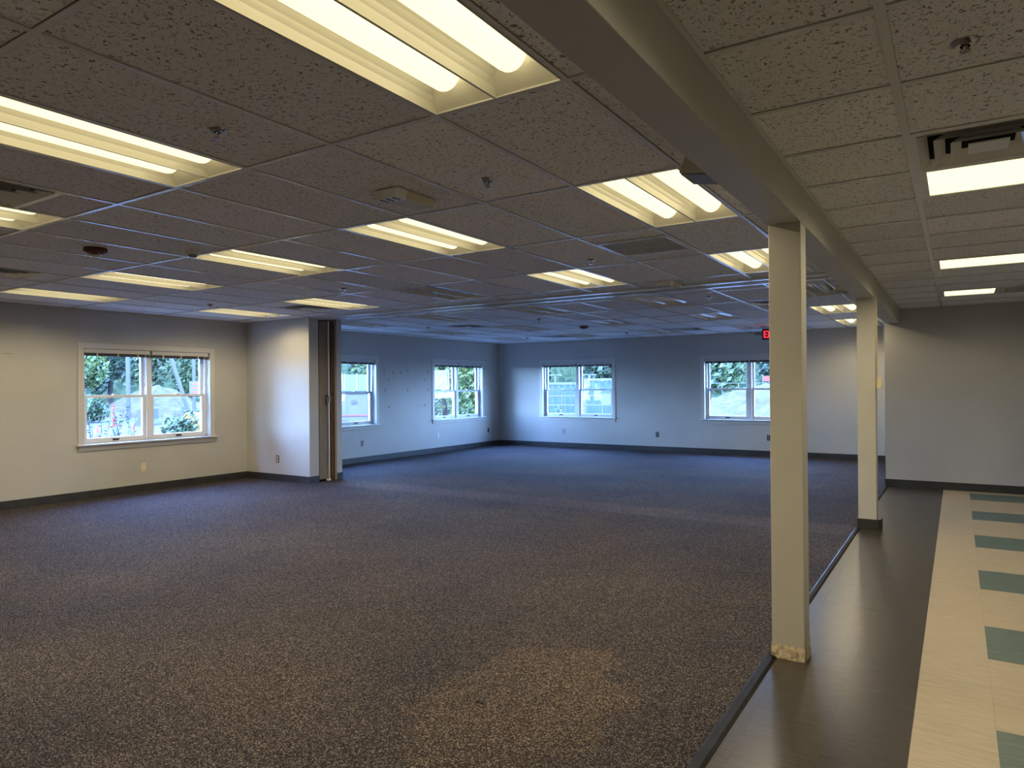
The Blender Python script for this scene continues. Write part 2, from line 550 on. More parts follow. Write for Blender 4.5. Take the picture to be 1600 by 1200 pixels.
# carpet-to-vinyl reducer strip
tag(MB().prism([(CE - .03, 0), (CE - .03, .035), (CE + .0, .045), (CE + .10, .03), (CE + .15, .006), (CE + .15, 0)], 'y', YB, 13.08)
    .build('trim_1', M['rubber']), 'black rubber strip along the carpet edge before the near column', None, kind='structure')
tag(MB().prism([(CE - .03, 0), (CE - .03, .035), (CE + .0, .045), (CE + .07, .03), (CE + .11, .006), (CE + .11, 0)], 'y', 13.58, 26.05)
    .build('trim_2', M['rubber']), 'black rubber strip along the carpet edge between the two columns', None, kind='structure')
tag(MB().prism([(CE - .03, 0), (CE - .03, .035), (CE + .0, .045), (CE + .07, .03), (CE + .11, .006), (CE + .11, 0)], 'y', 26.72, YC)
    .build('trim_3', M['rubber']), 'black rubber strip along the carpet edge beyond the farther column', None, kind='structure')

# wall seams and old marks
for y, spans in ((32.4, ((.36, 2.1), (7.1, HC))), (38.95, ((.36, HC),)), (44.2, ((.36, 2.1), (7.1, HC)))):
    for z0, z1 in spans:
        MB().box(XL, XL + .004, y, y + .05, z0, z1).build('panel_seam', M['seam'], wall_left)
for x, spans in ((-21.0, ((.36, HC),)), (-14.6, ((.36, 2.1), (7.1, HC))), (-6.6, ((.36, HC),))):
    for z0, z1 in spans:
        MB().box(x, x + .05, YF - .004, YF, z0, z1).build('panel_seam', M['seam'], wall_far)
def scuff(y, z, wy, wz):
    k = 9
    pts = [(y + wy * (1 + rnd.uniform(-.3, .3)) * math.cos(2 * math.pi * i / k), z + wz * (1 + rnd.uniform(-.3, .3)) * math.sin(2 * math.pi * i / k)) for i in range(k)]
    MB().prism(pts, 'x', XL, XL + .006).build('scuff_mark', M['scuff'], wall_left)
for y, z in ((35.43, 6.04), (37.87, 6.12), (40.16, 6.11), (35.54, 4.72), (37.85, 4.70), (40.14, 4.73)):
    scuff(y, z, .045, .11)
for y, z in ((36.33, 5.96), (37.12, 5.97), (35.87, 5.47), (39.71, 5.49), (35.91, 3.57), (39.68, 3.60)):
    scuff(y, z, .07, .07)
scuff(13.0, 6.44, .26, .012)

# ------------------------------------------------------------------ hung ceiling
XI = [-3.898 - 2 * i for i in range(15)]                 # runner lines along Y
XCELL = [BX0] + XI + [XL]                                 # column borders, right to left
Y1 = [-4.645, -0.645, 3.355, 7.355, 11.355, 15.355, 19.355, 23.355, 24.66]
Y2 = [25.92, 27.2, 31.2, 35.2, 39.2, 43.2, 47.2, YF]
ccache = {}
def ctile(x0, x1, y0, y1, z):
    k = (round(abs(x1 - x0), 3), round(y1 - y0, 3))
    if k not in ccache:
        a, bb = k[0] / 2 - .051, k[1] / 2 - .051
        ccache[k] = MB().box(-a, a, -bb, bb, 0, .05).mesh('ceiling_tile', M['ctile'])
    put('ceiling_tile', ccache[k], ceil, ((x0 + x1) / 2, (y0 + y1) / 2, z + .018))

LIGHT_COLS = (1, 4, 7, 10, 13)                            # cell columns (0 is the cut strip by the beam)
taken = {}
for c_ in LIGHT_COLS:
    for y in (3.355, 11.355, 19.355, 27.2, 35.2, 43.2):
        taken[(c_, y)] = 'light'
# square air terminals inside a 2 x 4 cell: (column, cell start) -> start of the 2 ft square
VENT = {(6, 3.355): 4.40, (11, 7.355): 8.42, (2, 15.355): 16.30, (11, 19.355): 20.66,
        (11, 31.2): 32.95, (11, 43.2): 43.9, (2, 31.2): 31.55, (6, 43.2): 43.7}
for rows in (Y1, Y2):
    for a, b_ in zip(rows[:-1], rows[1:]):
        for c_ in range(16):
            x1, x0 = XCELL[c_], XCELL[c_ + 1]
            if (c_, a) in taken: continue
            v = VENT.get((c_, a))
            if a < -1: continue
            if v is not None:
                ctile(x0, x1, a, v, HC); ctile(x0, x1, v + 2, b_, HC)
            else:
                ctile(x0, x1, a, b_, HC)
# tees
TW = 0.04
def tee(x0, x1, y0, y1, z):
    MB().box(x0, x1, y0, y1, z, z + .016).box((x0 + x1) / 2 - .005 if x1 - x0 < .2 else x0, (x0 + x1) / 2 + .005 if x1 - x0 < .2 else x1,
        (y0 + y1) / 2 - .005 if y1 - y0 < .2 else y0, (y0 + y1) / 2 + .005 if y1 - y0 < .2 else y1, z + .016, z + .12).build('grid_tee', M['enamel'], ceil)
for rows in (Y1, Y2):
    for x in XI:
        tee(x - TW, x + TW, rows[0], rows[-1], HC)
    for y in rows[1:-1]:
        tee(XL, BX0, y - TW, y + TW, HC - .001)
# wall angles
for x0, x1, y0, y1 in ((XL, XL + .07, -1, YN), (XL, XL + .07, 26.72, YF), (BX0 - .07, BX0, -4.6, 24.66), (BX0 - .07, BX0, 25.92, YC), (XL, CE, YF - .07, YF), (XL, -28.05, YN - .07, YN)):
    tee(x0, x1, y0, y1, HC - .0015)
for v in VENT.items():
    (c_, a), s = v
    for y in (s, s + 2):
        tee(XCELL[c_ + 1], XCELL[c_], y - .02, y + .02, HC - .0005)

# hallway ceiling
HX = [BX1, -0.582, 3.418, XR]
HY = [5.40 + 2 * n for n in range(17)]
HY = [y for y in HY if y < YC - .3] + [YC]
for a, b_ in zip(HY[:-1], HY[1:]):
    for i in range(2):
        x0, x1 = HX[i], HX[i + 1]
        if i == 1 and abs(a - 13.4) < .1 or i == 1 and abs(a - 23.4) < .1: continue
        if i == 1 and abs(a - 31.4) < .1: continue
        if i == 1 and abs(a - 11.4) < .1:
            ctile(1.418, x1, a, b_, HH); continue
        ctile(x0, x1, a, b_, HH)
for y in HY[:-1]:
    tee(BX1, XR, y - TW, y + TW, HH - .001)
tee(-0.582 - .05, -0.582 + .05, HY[0], YC, HH - .002)
tee(3.418 - TW, 3.418 + TW, HY[0], YC, HH)
tee(1.418 - TW, 1.418 + TW, 11.4, 13.4, HH)
tee(1.418 - TW, 1.418 + TW, 31.4, 33.4, HH)
tee(BX1, BX1 + .06, HY[0], YC, HH - .0015)
tee(CE, XR, YC - .06, YC, HH - .0015)

# track of the folding wall across the ceiling
tk = root('partition_track', (-15.5, 25.3, HC), label='white ceiling track of the folding wall crossing the room', cat='track')
def tpart(name, y0, y1, z0, z1, m_):
    MB().box(-12.6, 12.58, y0 - 25.3, y1 - 25.3, z0 - HC, z1 - HC).build(name, m_, tk)
tpart('track_flange', 24.66, 25.16, HC - .055, HC + .05, M['enamel'])
tpart('track_flange', 25.40, 25.92, HC - .055, HC + .05, M['enamel'])
tpart('track_slot', 25.16, 25.40, HC + .02, HC + .10, M['dark'])
tpart('track_lip', 25.13, 25.17, HC - .085, HC - .055, M['alu'])
tpart('track_lip', 25.39, 25.43, HC - .085, HC - .055, M['alu'])

# ------------------------------------------------------------------ windows
def window(n, loc, rz, label):
    r = tag(root('window_%d' % n, loc, rz), label, None, kind='structure')
    # local x along the wall, y into the room, 0 at the wall face
    MB().box(-WW - .27, -WW, 0, .045, WZ0, WZ1).build('casing', M['trimw'], r, bevel=.008)
    MB().box(WW, WW + .27, 0, .045, WZ0, WZ1).build('casing', M['trimw'], r, bevel=.008)
    MB().box(-WW - .27, WW + .27, 0, .045, WZ1, WZ1 + .24).build('casing', M['trimw'], r, bevel=.008)
    MB().box(-WW - .36, WW + .36, -.30, .20, WZ0 - .075, WZ0).build('window_stool', M['trimw'], r, bevel=.015)
    MB().prism([(0, WZ0 - .075), (.07, WZ0 - .075), (.05, WZ0 - .30), (0, WZ0 - .32)], 'x', -WW - .24, WW + .24).build('apron', M['trimw'], r)
    # vinyl frame
    f = MB()
    f.box(-WW, -WW + .10, -.62, -.26, WZ0, WZ1).box(WW - .10, WW, -.62, -.26, WZ0, WZ1)
    f.box(-WW, WW, -.62, -.26, WZ1 - .08, WZ1).box(-WW, WW, -.62, -.26, WZ0, WZ0 + .06)
    f.build('window_frame', M['vinylw'], r)
    MB().box(-.12, .12, -.62, -.22, WZ0, WZ1).build('mullion', M['vinylw'], r, bevel=.01)
    zm = 4.60
    for s in (-1, 1):
        xa, xb = sorted((s * .12, s * (WW - .10)))
        up_ = MB().box(xa, xa + .15, -.58, -.46, zm - .06, WZ1 - .08).box(xb - .15, xb, -.58, -.46, zm - .06, WZ1 - .08)
        up_.box(xa + .15, xb - .15, -.58, -.46, WZ1 - .20, WZ1 - .08).box(xa + .15, xb - .15, -.58, -.46, zm - .06, zm + .06)
        u = up_.build('upper_sash', M['vinylw'], r)
        MB().box(xa + .14, xb - .14, -.53, -.515, zm + .05, WZ1 - .19).build('pane', M['glass'], u)
        lo_ = MB().box(xa, xa + .16, -.44, -.30, WZ0 + .06, zm + .07).box(xb - .16, xb, -.44, -.30, WZ0 + .06, zm + .07)
        lo_.box(xa + .16, xb - .16, -.44, -.30, WZ0 + .06, WZ0 + .24).box(xa + .16, xb - .16, -.44, -.30, zm - .06, zm + .07)
        l_ = lo_.build('lower_sash', M['vinylw'], r)
        MB().box(xa + .15, xb - .15, -.38, -.365, WZ0 + .23, zm - .05).build('pane', M['glass'], l_)
        xm = (xa + xb) / 2
        MB().box(xm - .14, xm + .14, -.30, -.255, WZ0 + .09, WZ0 + .17).build('lift_handle', M['black'], l_)
        MB().prism([(xm - .12, zm + .07), (xm + .12, zm + .07), (xm + .07, zm + .12), (xm - .07, zm + .12)], 'y', -.42, -.34).build('sash_lock', M['trimw'], l_)
    # daylight portal (guides sampling only)
    return r

wins = []
WDEF = [((XL, WIN_L[0], 0), -math.pi / 2, 'double window in the cream wall before the folding-wall pocket', 'the window before the folding-wall pocket'),
        ((XL, WIN_L[1], 0), -math.pi / 2, 'double window just past the pocket, half hidden by it', 'the window half hidden by the pocket'),
        ((XL, WIN_L[2], 0), -math.pi / 2, 'double window near the far corner with leafy bushes outside', 'the window near the far corner with bushes outside'),
        ((WIN_F[0], YF, 0), math.pi, 'double window in the far wall nearest the corner', 'the far-wall window nearest the corner'),
        ((WIN_F[1], YF, 0), math.pi, 'double window in the far wall partly behind the near column', 'the far-wall window partly behind the near column')]
for n, (loc, rz, label, short) in enumerate(WDEF):
    wins.append(window(n + 1, loc, rz, label))

# raised mini blinds, one over each sash
def blind(loc, rz, s, label):
    xa, xb = sorted((s * .05, s * (WW - .03)))
    xm = (xa + xb) / 2
    cs, sn = math.cos(rz), math.sin(rz)
    r = root('window_blind', (loc[0] + xm * cs + .12 * sn, loc[1] + xm * sn - .12 * cs, WZ1 - .32), rz, label, 'blind', 'raised mini blinds')
    h = (xb - xa) / 2 - .01
    MB().box(-h, h, -.10, .10, .12, .30).build('headrail', M['ivory'] if False else M['trimw'], r, bevel=.01)
    st = MB()
    for k in range(7):
        st.box(-h + .02, h - .02, -.075, .075, .02 + .014 * k, .02 + .014 * k + .010)
    st.build('slat_stack', M['slat'], r)
    MB().box(-h + .02, h - .02, -.07, .07, -.015, .018).build('bottom_rail', M['slat'], r)
    for f in (-.62, 0, .62):
        MB().box(h * f - .03, h * f + .03, -.085, .085, -.02, .125).build('ladder_tape', M['trimw'], r)
    cd = MB()
    xc = -h + .22
    cd.tube((xc, .07, .12), (xc + .02, .06, -1.25), .013).tube((xc - .05, .07, .12), (xc - .03, .06, -.95), .013)
    cd.tube((xc + .02, .06, -1.25), (xc + .02, .06, -1.42), .026, .03)
    cd.build('pull_cord', M['trimw'], r)
for n, (loc, rz, label, short) in enumerate(WDEF):
    sides = ((1, 'nearer'), (-1, 'farther')) if n < 3 else ((1, 'left-hand'), (-1, 'right-hand'))
    for s, wd in sides:
        if n == 1 and s == 1: continue
        blind(loc, rz, s, 'raised blind, %s half of %s' % (wd, short))

for loc, rz, _, _ in WDEF:
    pd = bpy.data.lights.new('daylight_portal', 'AREA')
    pd.shape = 'RECTANGLE'
    pd.size, pd.size_y = 2 * WW * FT, (WZ1 - WZ0) * FT
    try:
        pd.cycles.is_portal = True
    except Exception:
        continue
    po = bpy.data.objects.new('daylight_portal', pd)
    col.objects.link(po)
    inward = Vector((math.sin(rz) * -1, math.cos(rz), 0))
    po.location = (Vector(loc) + Vector((0, 0, (WZ0 + WZ1) / 2)) - inward * .66) * FT
    po.rotation_euler = inward.to_track_quat('-Z', 'Y').to_euler()

pd = bpy.data.lights.new('sky_portal', 'AREA')
pd.shape = 'RECTANGLE'
pd.size, pd.size_y = 700 * FT, 700 * FT
try:
    pd.cycles.is_portal = True
    po = bpy.data.objects.new('sky_portal', pd)
    col.objects.link(po)
    po.location = (-150 * FT, 150 * FT, 90 * FT)
except Exception:
    pass

# ------------------------------------------------------------------ troffers
TA = 0.36                                   # depth of the reflector
def arch(c_, k=14):
    return [(c_ + .47 * -math.cos(math.pi * i / k), .012 + TA * math.sin(math.pi * i / k) ** .8) for i in range(k + 1)]
def make_troffer(lit):
    parts = []
    hb = MB()
    for s in (-1, 1):
        pts = arch(s * .485)
        for (xa, za), (xb, zb) in zip(pts[:-1], pts[1:]):
            ya, yb = 1.965 - .24 * za / TA, 1.965 - .24 * zb / TA
            hb.quad((xa, -ya, za), (xa, ya, za), (xb, yb, zb), (xb, -yb, zb))
    parts.append(('reflector', hb.mesh('reflector', M['reflector'], True)))
    for e in (-1, 1):
        eb = MB()
        for s in (-1, 1):
            pts = arch(s * .485)
            cpt = (s * .485, e * 1.965, .012)
            for (xa, za), (xb, zb) in zip(pts[:-1], pts[1:]):
                eb.quad(cpt, (xa, e * (1.965 - .24 * za / TA), za), (xb, e * (1.965 - .24 * zb / TA), zb))
        parts.append(('end_plate', eb.mesh('end_plate', M['reflector'])))
    fb = MB()
    fb.box(-.975, .975, -1.98, -1.95, 0, .02).box(-.975, .975, 1.95, 1.98, 0, .02)
    fb.box(-.975, -.945, -1.95, 1.95, 0, .02).box(.945, .975, -1.95, 1.95, 0, .02).box(-.018, .018, -1.95, 1.95, 0, .02)
    parts.append(('trim_frame', fb.mesh('trim_frame', M['reflector'])))
    for s in (-1, 1):
        lb = MB()
        cx, R, k, prof = s * .485, .225, 10, []
        # rounded-end trough lens: half ellipse section swept along Y, closing in plan at both ends
        stations = []
        for i in range(7):
            a = math.pi / 2 * i / 6
            stations.append((-1.70 + .20 * (1 - math.sin(a)) * -1 + .0, max(.02, math.sin(a))))
        ys = [(-1.72 + .20 * (1 - math.cos(math.pi / 2 * i / 6)), math.sin(math.pi / 2 * i / 6)) for i in range(7)]
        ys = ys + [(-y, q) for y, q in reversed(ys)]
        n0 = 0
        for (y, q) in ys:
            q = max(q, .03)
            for j in range(k + 1):
                a = math.pi * j / k
                lb.v.append((cx - R * q * math.cos(a), y, .33 - .27 * q * math.sin(a)))
        for i in range(len(ys) - 1):
            for j in range(k):
                p = i * (k + 1) + j
                lb.f.append((p, p + k + 1, p + k + 2, p + 1))
        parts.append(('lamp_lens', lb.mesh('lamp_lens', M[lit], True)))
    return parts
TPARTS = {k_: make_troffer(k_) for k_ in ('lens_on', 'lens_off', 'lens_glare')}
spot_data = bpy.data.lights.new('troffer_lamp', 'SPOT')
spot_data.energy = SPOT_W
spot_data.color = LAMP_COL
spot_data.spot_size = math.radians(164)
spot_data.spot_blend = 0.55
spot_data.shadow_soft_size = 0.0
def troffer(c_, y0, lit, label):
    x = (XCELL[c_] + XCELL[c_ + 1]) / 2
    r = root('ceiling_troffer', (x, y0 + 2, HC), 0, label, 'ceiling light', 'lit ceiling troffers' if lit else 'unlit ceiling troffers')
    for nm, me in TPARTS['lens_on' if lit else 'lens_glare' if c_ == 4 else 'lens_off']:
        put(nm, me, r)
    if lit:
        for yy in (-1.2, 0, 1.2):
            o = bpy.data.objects.new('troffer_lamp', spot_data)
            col.objects.link(o)
            o.parent = r
            o.location = (0, yy * FT, -.012 * FT)
ordn = {1: 'beside the beam', 4: 'second from the beam', 7: 'third from the beam', 10: 'fourth from the beam', 13: 'by the left wall'}
for c_ in (1, 4, 7):
    troffer(c_, -4.645, True, 'glowing two-lens ceiling troffer %s, behind the camera' % ordn[c_])
for y0, row in ((3.355, 'nearest row of lights'), (11.355, 'middle row before the folding-wall track'), (19.355, 'last row before the folding-wall track')):
    for c_ in LIGHT_COLS:
        lit = not (y0 > 19 and c_ == 7)
        troffer(c_, y0, lit, '%s two-lens ceiling troffer %s in the %s' % ('glowing' if lit else 'unlit', ordn[c_], row))
for y0, row in ((27.2, 'first row past the track'), (35.2, 'second row past the track'), (43.2, 'farthest row by the far wall')):
    for c_ in LIGHT_COLS:
        lit = c_ == 1 and y0 > 30
        troffer(c_, y0, lit, '%s two-lens ceiling troffer %s in the %s' % ('glowing' if lit else 'unlit', ordn[c_], row))

# flat panel lights of the hallway
pl_data = bpy.data.lights.new('panel_lamp', 'SPOT')
pl_data.energy = PANEL_W
pl_data.color = LAMP_COL
pl_data.spot_size = math.radians(168)
pl_data.spot_blend = 0.4
pl_data.shadow_soft_size = 0.0
def panel_light(x0, x1, y0, y1, label):
    r = root('panel_light', ((x0 + x1) / 2, (y0 + y1) / 2, HH), 0, label, 'ceiling light', 'hallway panel lights')
    a, b_ = (x1 - x0) / 2, (y1 - y0) / 2
    f = MB().box(-a, a, -b_, -b_ + .09, -.004, .05).box(-a, a, b_ - .09, b_, -.004, .05).box(-a, -a + .14, -b_ + .09, b_ - .09, -.004, .05).box(a - .14, a, -b_ + .09, b_ - .09, -.004, .05)
    f.build('door_frame', M['enamel'], r)
    MB().box(-a + .13, a - .13, -b_ + .08, b_ - .08, .012, .03).build('diffuser', M['panel_on'], r)
    k = 3 if a > 1.5 else 1
    for i in range(k):
        o = bpy.data.objects.new('panel_lamp', pl_data)
        col.objects.link(o)
        o.parent = r
        o.location = ((i - (k - 1) / 2) * 1.2 * FT, 0, -.006 * FT)
panel_light(-.54, 3.38, 3.44, 5.36, 'glowing hallway ceiling panel behind the camera')
panel_light(-.54, 3.38, 13.44, 15.36, 'long glowing hallway ceiling panel beside the louvred air diffuser')
panel_light(-.54, 3.38, 23.44, 25.36, 'second glowing hallway ceiling panel, between the other two')
panel_light(-.54, 1.38, 31.44, 33.36, 'smallest glowing hallway ceiling panel, nearest the end wall')

# ------------------------------------------------------------------ air terminals
def diffuser(x, y, z, label):
    """stepped square louvre diffuser, 2 ft"""
    r = root('ceiling_vent', (x, y, z), 0, label, 'air vent', 'stepped square air diffusers')
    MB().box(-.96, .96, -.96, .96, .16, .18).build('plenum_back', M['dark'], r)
    def ring(a, b_, za, zb):
        q = MB()
        for (p0, p1) in (((-1, -1), (1, -1)), ((1, -1), (1, 1)), ((1, 1), (-1, 1)), ((-1, 1), (-1, -1))):
            q.quad((p0[0] * a, p0[1] * a, za), (p1[0] * a, p1[1] * a, za), (p1[0] * b_, p1[1] * b_, zb), (p0[0] * b_, p0[1] * b_, zb))
        return q
    ring(.985, .88, 0, .0).build('rim', M['enamel'], r)
    for i, (a, b_) in enumerate(((.88, .76), (.68, .54), (.47, .33))):
        ring(a, b_, -.02 - .014 * i, .10 - .012 * i).build('louvre', M['enamel'], r)
    MB().box(-.25, .25, -.25, .25, -.05, -.03).build('centre_plate', M['enamel'], r)
def grille(x, y, z, label, lattice=True):
    r = root('return_grille', (x, y, z), 0, label, 'air vent', 'return air grilles')
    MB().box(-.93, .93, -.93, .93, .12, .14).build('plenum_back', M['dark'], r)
    MB().box(-.97, .97, -.97, -.88, -.01, .03).box(-.97, .97, .88, .97, -.01, .03).box(-.97, -.88, -.88, .88, -.01, .03).box(.88, .97, -.88, .88, -.01, .03).build('grille_frame', M['enamel'], r)
    q = MB()
    for k in range(26):
        t_ = -.86 + 1.72 * k / 25
        q.box(t_ - .006, t_ + .006, -.88, .88, .0, .06)
    for k in range(14):
        t_ = -.84 + 1.68 * k / 13
        q.box(-.88, .88, t_ - .005, t_ + .005, .0, .05)
    q.box(-.88, .88, -.02, .02, -.004, .05)
    tag(q.build('lattice', M['grille'], r), kind='stuff')
def vx(c_): return (XCELL[c_] + XCELL[c_ + 1]) / 2
diffuser(vx(6), 5.40, HC, 'square louvred air diffuser at the upper left edge between two lit troffers')
diffuser(vx(11), 9.42, HC, 'white-edged air diffuser close to the left wall beyond the red alarm')
diffuser(vx(11), 21.66, HC, 'air diffuser beside the lit troffers in front of the folding-wall pocket')
diffuser(vx(11), 33.95, HC, 'air diffuser past the track, third light column, towards the left wall')
diffuser(vx(11), 44.9, HC, 'air diffuser near the far corner of the rear ceiling')
diffuser(vx(2), 32.55, HC, 'dirty air diffuser past the track close to the near column')
diffuser(vx(6), 44.7, HC, 'air diffuser by the far wall between its two windows')
diffuser(.418, 12.4, HH, 'large stepped air diffuser in the hallway ceiling')
grille(vx(2), 17.30, HC, 'dark lattice return grille between two lit troffers')
grille(2.418, 32.4, HH, 'small return grille beside the last hallway panel light')

# ------------------------------------------------------------------ ceiling devices
def sprinkler(x, y, z, label):
    r = root('fire_sprinkler', (x, y, z), 0, label, 'sprinkler', 'ceiling sprinkler heads')
    MB().lathe([(.135, .02), (.13, .0), (.09, -.035), (.05, -.035), (.045, .02)], seg=18).build('escutcheon', M['chrome'], r, smooth=True)
    MB().lathe([(.028, 0), (.028, -.06), (.016, -.075), (.016, -.115)], seg=10).build('body', M['chrome'], r, smooth=True)
    q = MB()
    for s in (-1, 1):
        q.tube((s * .026, 0, -.05), (s * .045, 0, -.085), .007).tube((s * .045, 0, -.085), (0, 0, -.12), .007)
    q.lathe([(.055, -.122), (.055, -.128)], seg=12)
    q.build('deflector', M['chrome'], r)
for x, y, z, lb in ((-8.75, 6.02, HC, 'chrome sprinkler nearest the camera, beside the second lit troffer'),
                 (-6.95, 10.10, HC, 'small sprinkler in the tile between the two troffers beside the beam'),
                 (-8.90, 18.20, HC, 'sprinkler left of the dark return grille'),
                 (-19.0, 18.2, HC, 'sprinkler above and in front of the folding-wall pocket'),
                 (-27.2, 18.3, HC, 'sprinkler over the window before the pocket'),
                 (-8.6, 28.6, HC, 'sprinkler just past the track near the beam'),
                 (-19.1, 32.6, HC, 'sprinkler in the middle of the rear ceiling'),
                 (-27.1, 32.9, HC, 'sprinkler in the rear ceiling close to the left wall'),
                 (-27.1, 44.5, HC, 'sprinkler by the far corner of the rear ceiling'),
                 (-19.1, 44.5, HC, 'sprinkler by the far wall between its windows'),
                 (.10, 8.62, HH, 'sprinkler in the hallway ceiling above the air diffuser')):
    sprinkler(x, y, z, lb)

def strobe(x, y, label):
    r = root('alarm_strobe', (x, y, HC), 0, label, 'fire alarm', 'ceiling fire alarms')
    MB().lathe([(.27, .02), (.28, -.02), (.26, -.10), (.17, -.15), (.05, -.16)], seg=24).build('alarm_body', M['alarm'], r, smooth=True)
    MB().lathe([(.11, -.14), (.11, -.19), (.07, -.22), (.02, -.225)], seg=12).build('strobe_lens', M['white'], r, smooth=True)
    MB().box(-.20, .20, -.02, .02, -.162, -.145).build('light_bar', M['white'], r)
strobe(-18.75, 9.35, 'dark red fire alarm strobe on the ceiling near the left edge')
strobe(-19.2, 38.2, 'small dark fire alarm strobe on the rear ceiling')

r = root('occupancy_sensor', (-17.0, 10.95, HC), 0, 'small white occupancy sensor at the corner of a lit troffer', 'sensor')
MB().lathe([(.20, .01), (.20, -.04), (.16, -.09)], seg=20).build('sensor_base', M['white'], r, smooth=True)
MB().lathe([(.12, -.08), (.11, -.13), (.07, -.16), (.02, -.17)], seg=16).build('sensor_dome', M['greyplastic'], r, smooth=True)
MB().box(-.17, -.06, -.10, .02, -.13, -.06).build('sensor_window', M['white'], r)

def egress_light(loc, rz, label):
    r = root('emergency_light', loc, rz, label, 'emergency light', 'ceiling emergency lights')
    MB().prism([(-.30, 0), (.30, 0), (.24, -.14), (-.24, -.14)], 'y', -.38, .52).build('housing', M['yellowed'], r, bevel=.015)
    MB().prism([(-.30, -.004), (.30, -.004), (.25, -.17), (-.25, -.17)], 'y', -.60, -.30).build('lamp_head', M['white'], r, bevel=.012)
    for a in (-.15, 0.0, .15):
        for b_ in (-.53, -.46, -.38):
            MB().lathe([(.028, -.168), (.028, -.178)], cx=a, cy=b_, seg=8).build('lamp_dot', M['black'], r)
    MB().box(-.24, .24, .46, .56, -.13, -.02).build('lens_cover', M['white'], r)
egress_light((-8.82, 10.10, HC), 0.0, 'yellowed emergency light on a tile in the middle of the ceiling')
egress_light((-8.62, 23.9, HC), 0.0, 'emergency light at the edge of the folding-wall track')

def beam_light(y, label, m_):
    r = root('beam_emergency_light', (BX0, y, 8.18), 0, label, 'emergency light', 'beam emergency lights')
    MB().box(-.16, 0, -.05, .55, -.20, .20).build('mounting_box', m_, r, bevel=.012)
    MB().prism([(-.62, -.10), (-.50, .18), (-.16, .20), (-.16, -.16)], 'y', -.25, .35).build('lamp_head', m_, r, bevel=.015)
    MB().prism([(-.60, -.12), (-.18, -.19), (-.18, -.15), (-.60, -.09)], 'y', -.20, .40).build('lamp_lens', M['greyplastic'], r)
    MB().tube((-.10, .55, 0), (-.10, .98, .02), .045).build('side_knuckle', M['black'], r)
beam_light(10.35, 'grey emergency light on the beam beside the second lit troffer', M['oldgrey'])
beam_light(26.0, 'cream emergency light on the beam between the two columns', M['ivory'])

# exit sign hanging from the rear ceiling
r = root('exit_sign', (-10.05, 46.7, 7.80), 0, 'red-lettered EXIT sign hanging by the near column', 'exit sign')
MB().box(-.56, .56, -.07, .07, 0, .70).build('sign_case', M['exitface'], r, bevel=.01)
MB().box(-.56, -.54, -.075, .075, -.01, .71).box(.54, .56, -.075, .075, -.01, .71).box(-.56, .56, -.075, .075, -.02, 0).build('case_edge', M['greyplastic'], r)
MB().box(-.06, .06, -.05, .05, .70, 8.555 - 7.80).build('canopy', M['greyplastic'], r)
q = MB()
yl0, yl1, z0, z1, t_ = -.085, -.068, .12, .58, .085
q.box(-.46, -.46 + t_, yl0, yl1, z0, z1)
for z in (z0, (z0 + z1) / 2 - .04, z1 - .08): q.box(-.46 + t_, -.24, yl0, yl1, z, z + .08)
for s in (-1, 1):
    q.prism([(-.10 - s * .10 - .045, z0), (-.10 - s * .10 + .045, z0), (-.10 + s * .10 + .045, z1), (-.10 + s * .10 - .045, z1)], 'y', yl0, yl1)
q.box(.08, .08 + t_, yl0, yl1, z0, z1)
q.box(.315, .315 + t_, yl0, yl1, z0, z1).box(.22, .50, yl0, yl1, z1 - .08, z1)
q.build('lettering', M['red_on'], r)
MB().box(-1.02, -.56, -.05, .05, .30, .52).build('side_arm', M['greyplastic'], r)

# ------------------------------------------------------------------ folding wall in its pocket
r = root('folding_partition', (-28.2, 25.75, 0), 0, 'tan folding partition stacked inside the wall pocket', 'partition')
MB().box(-3.6, -.9, -.60, -.40, .10, 8.46).build('fold_panel', M['brown'], r)
MB().box(-3.6, 0, -.47, .10, .10, 8.44).build('lead_panel', M['tan'], r, bevel=.02)
MB().box(-3.6, .04, .10, .22, .06, 8.46).build('lead_post', M['alu'], r, bevel=.01)
MB().box(-.02, .07, .14, .18, .08, 8.40).build('latch_strip', M['white'], r)
MB().box(-3.6, .02, .34, .58, .05, 8.44).build('edge_panel', M['brownedge'], r)
MB().box(-3.0, -.4, .22, .34, .06, 8.46).build('fold_gap', M['dark'], r)
MB().box(.0, .05, -.04, .09, 4.0, 4.55).build('latch_plate', M['brown'], r, bevel=.01)
MB().box(.05, .14, .0, .05, 4.1, 4.42).build('pull_handle', M['greyplastic'], r, bevel=.01)
MB().box(.04, .10, .10, .22, 4.2, 4.5).build('lock_case', M['greyplastic'], r)
MB().box(-.06, .10, .02, .24, .0, .10).build('floor_sweep', M['white'], r, bevel=.02)

# ------------------------------------------------------------------ sockets, raceway
def outlet(loc, rz, plate, face, label):
    r = root('wall_outlet', loc, rz, label, 'outlet', 'wall outlets')
    MB().box(-.115, .115, 0, .022, -.19, .19).build('cover_plate', plate, r, bevel=.008)
    for z in (-.085, .085):
        s_ = MB().box(-.06, .06, .022, .034, z - .06, z + .06).build('socket', face, r)
        MB().box(-.03, -.018, .034, .036, z - .01, z + .03).box(.018, .03, .034, .036, z - .01, z + .03).box(-.01, .01, .034, .036, z - .04, z - .02).build('socket_slots', M['black'], s_)
LW = -math.pi / 2
outlet((XL, 18.66, 1.17), LW, M['ivory'], M['ivory'], 'ivory wall outlet below the window before the pocket')
outlet((XL, 33.31, 1.24), LW, M['greyplastic'], M['greyplastic'], 'grey wall outlet below the window half hidden by the pocket')
outlet((XL, 41.23, 1.26), LW, M['white'], M['white'], 'white wall outlet below the window near the far corner')
outlet((XL, 47.96, 1.29), LW, M['brown'], M['brown'], 'dark wall outlet beside the far corner')
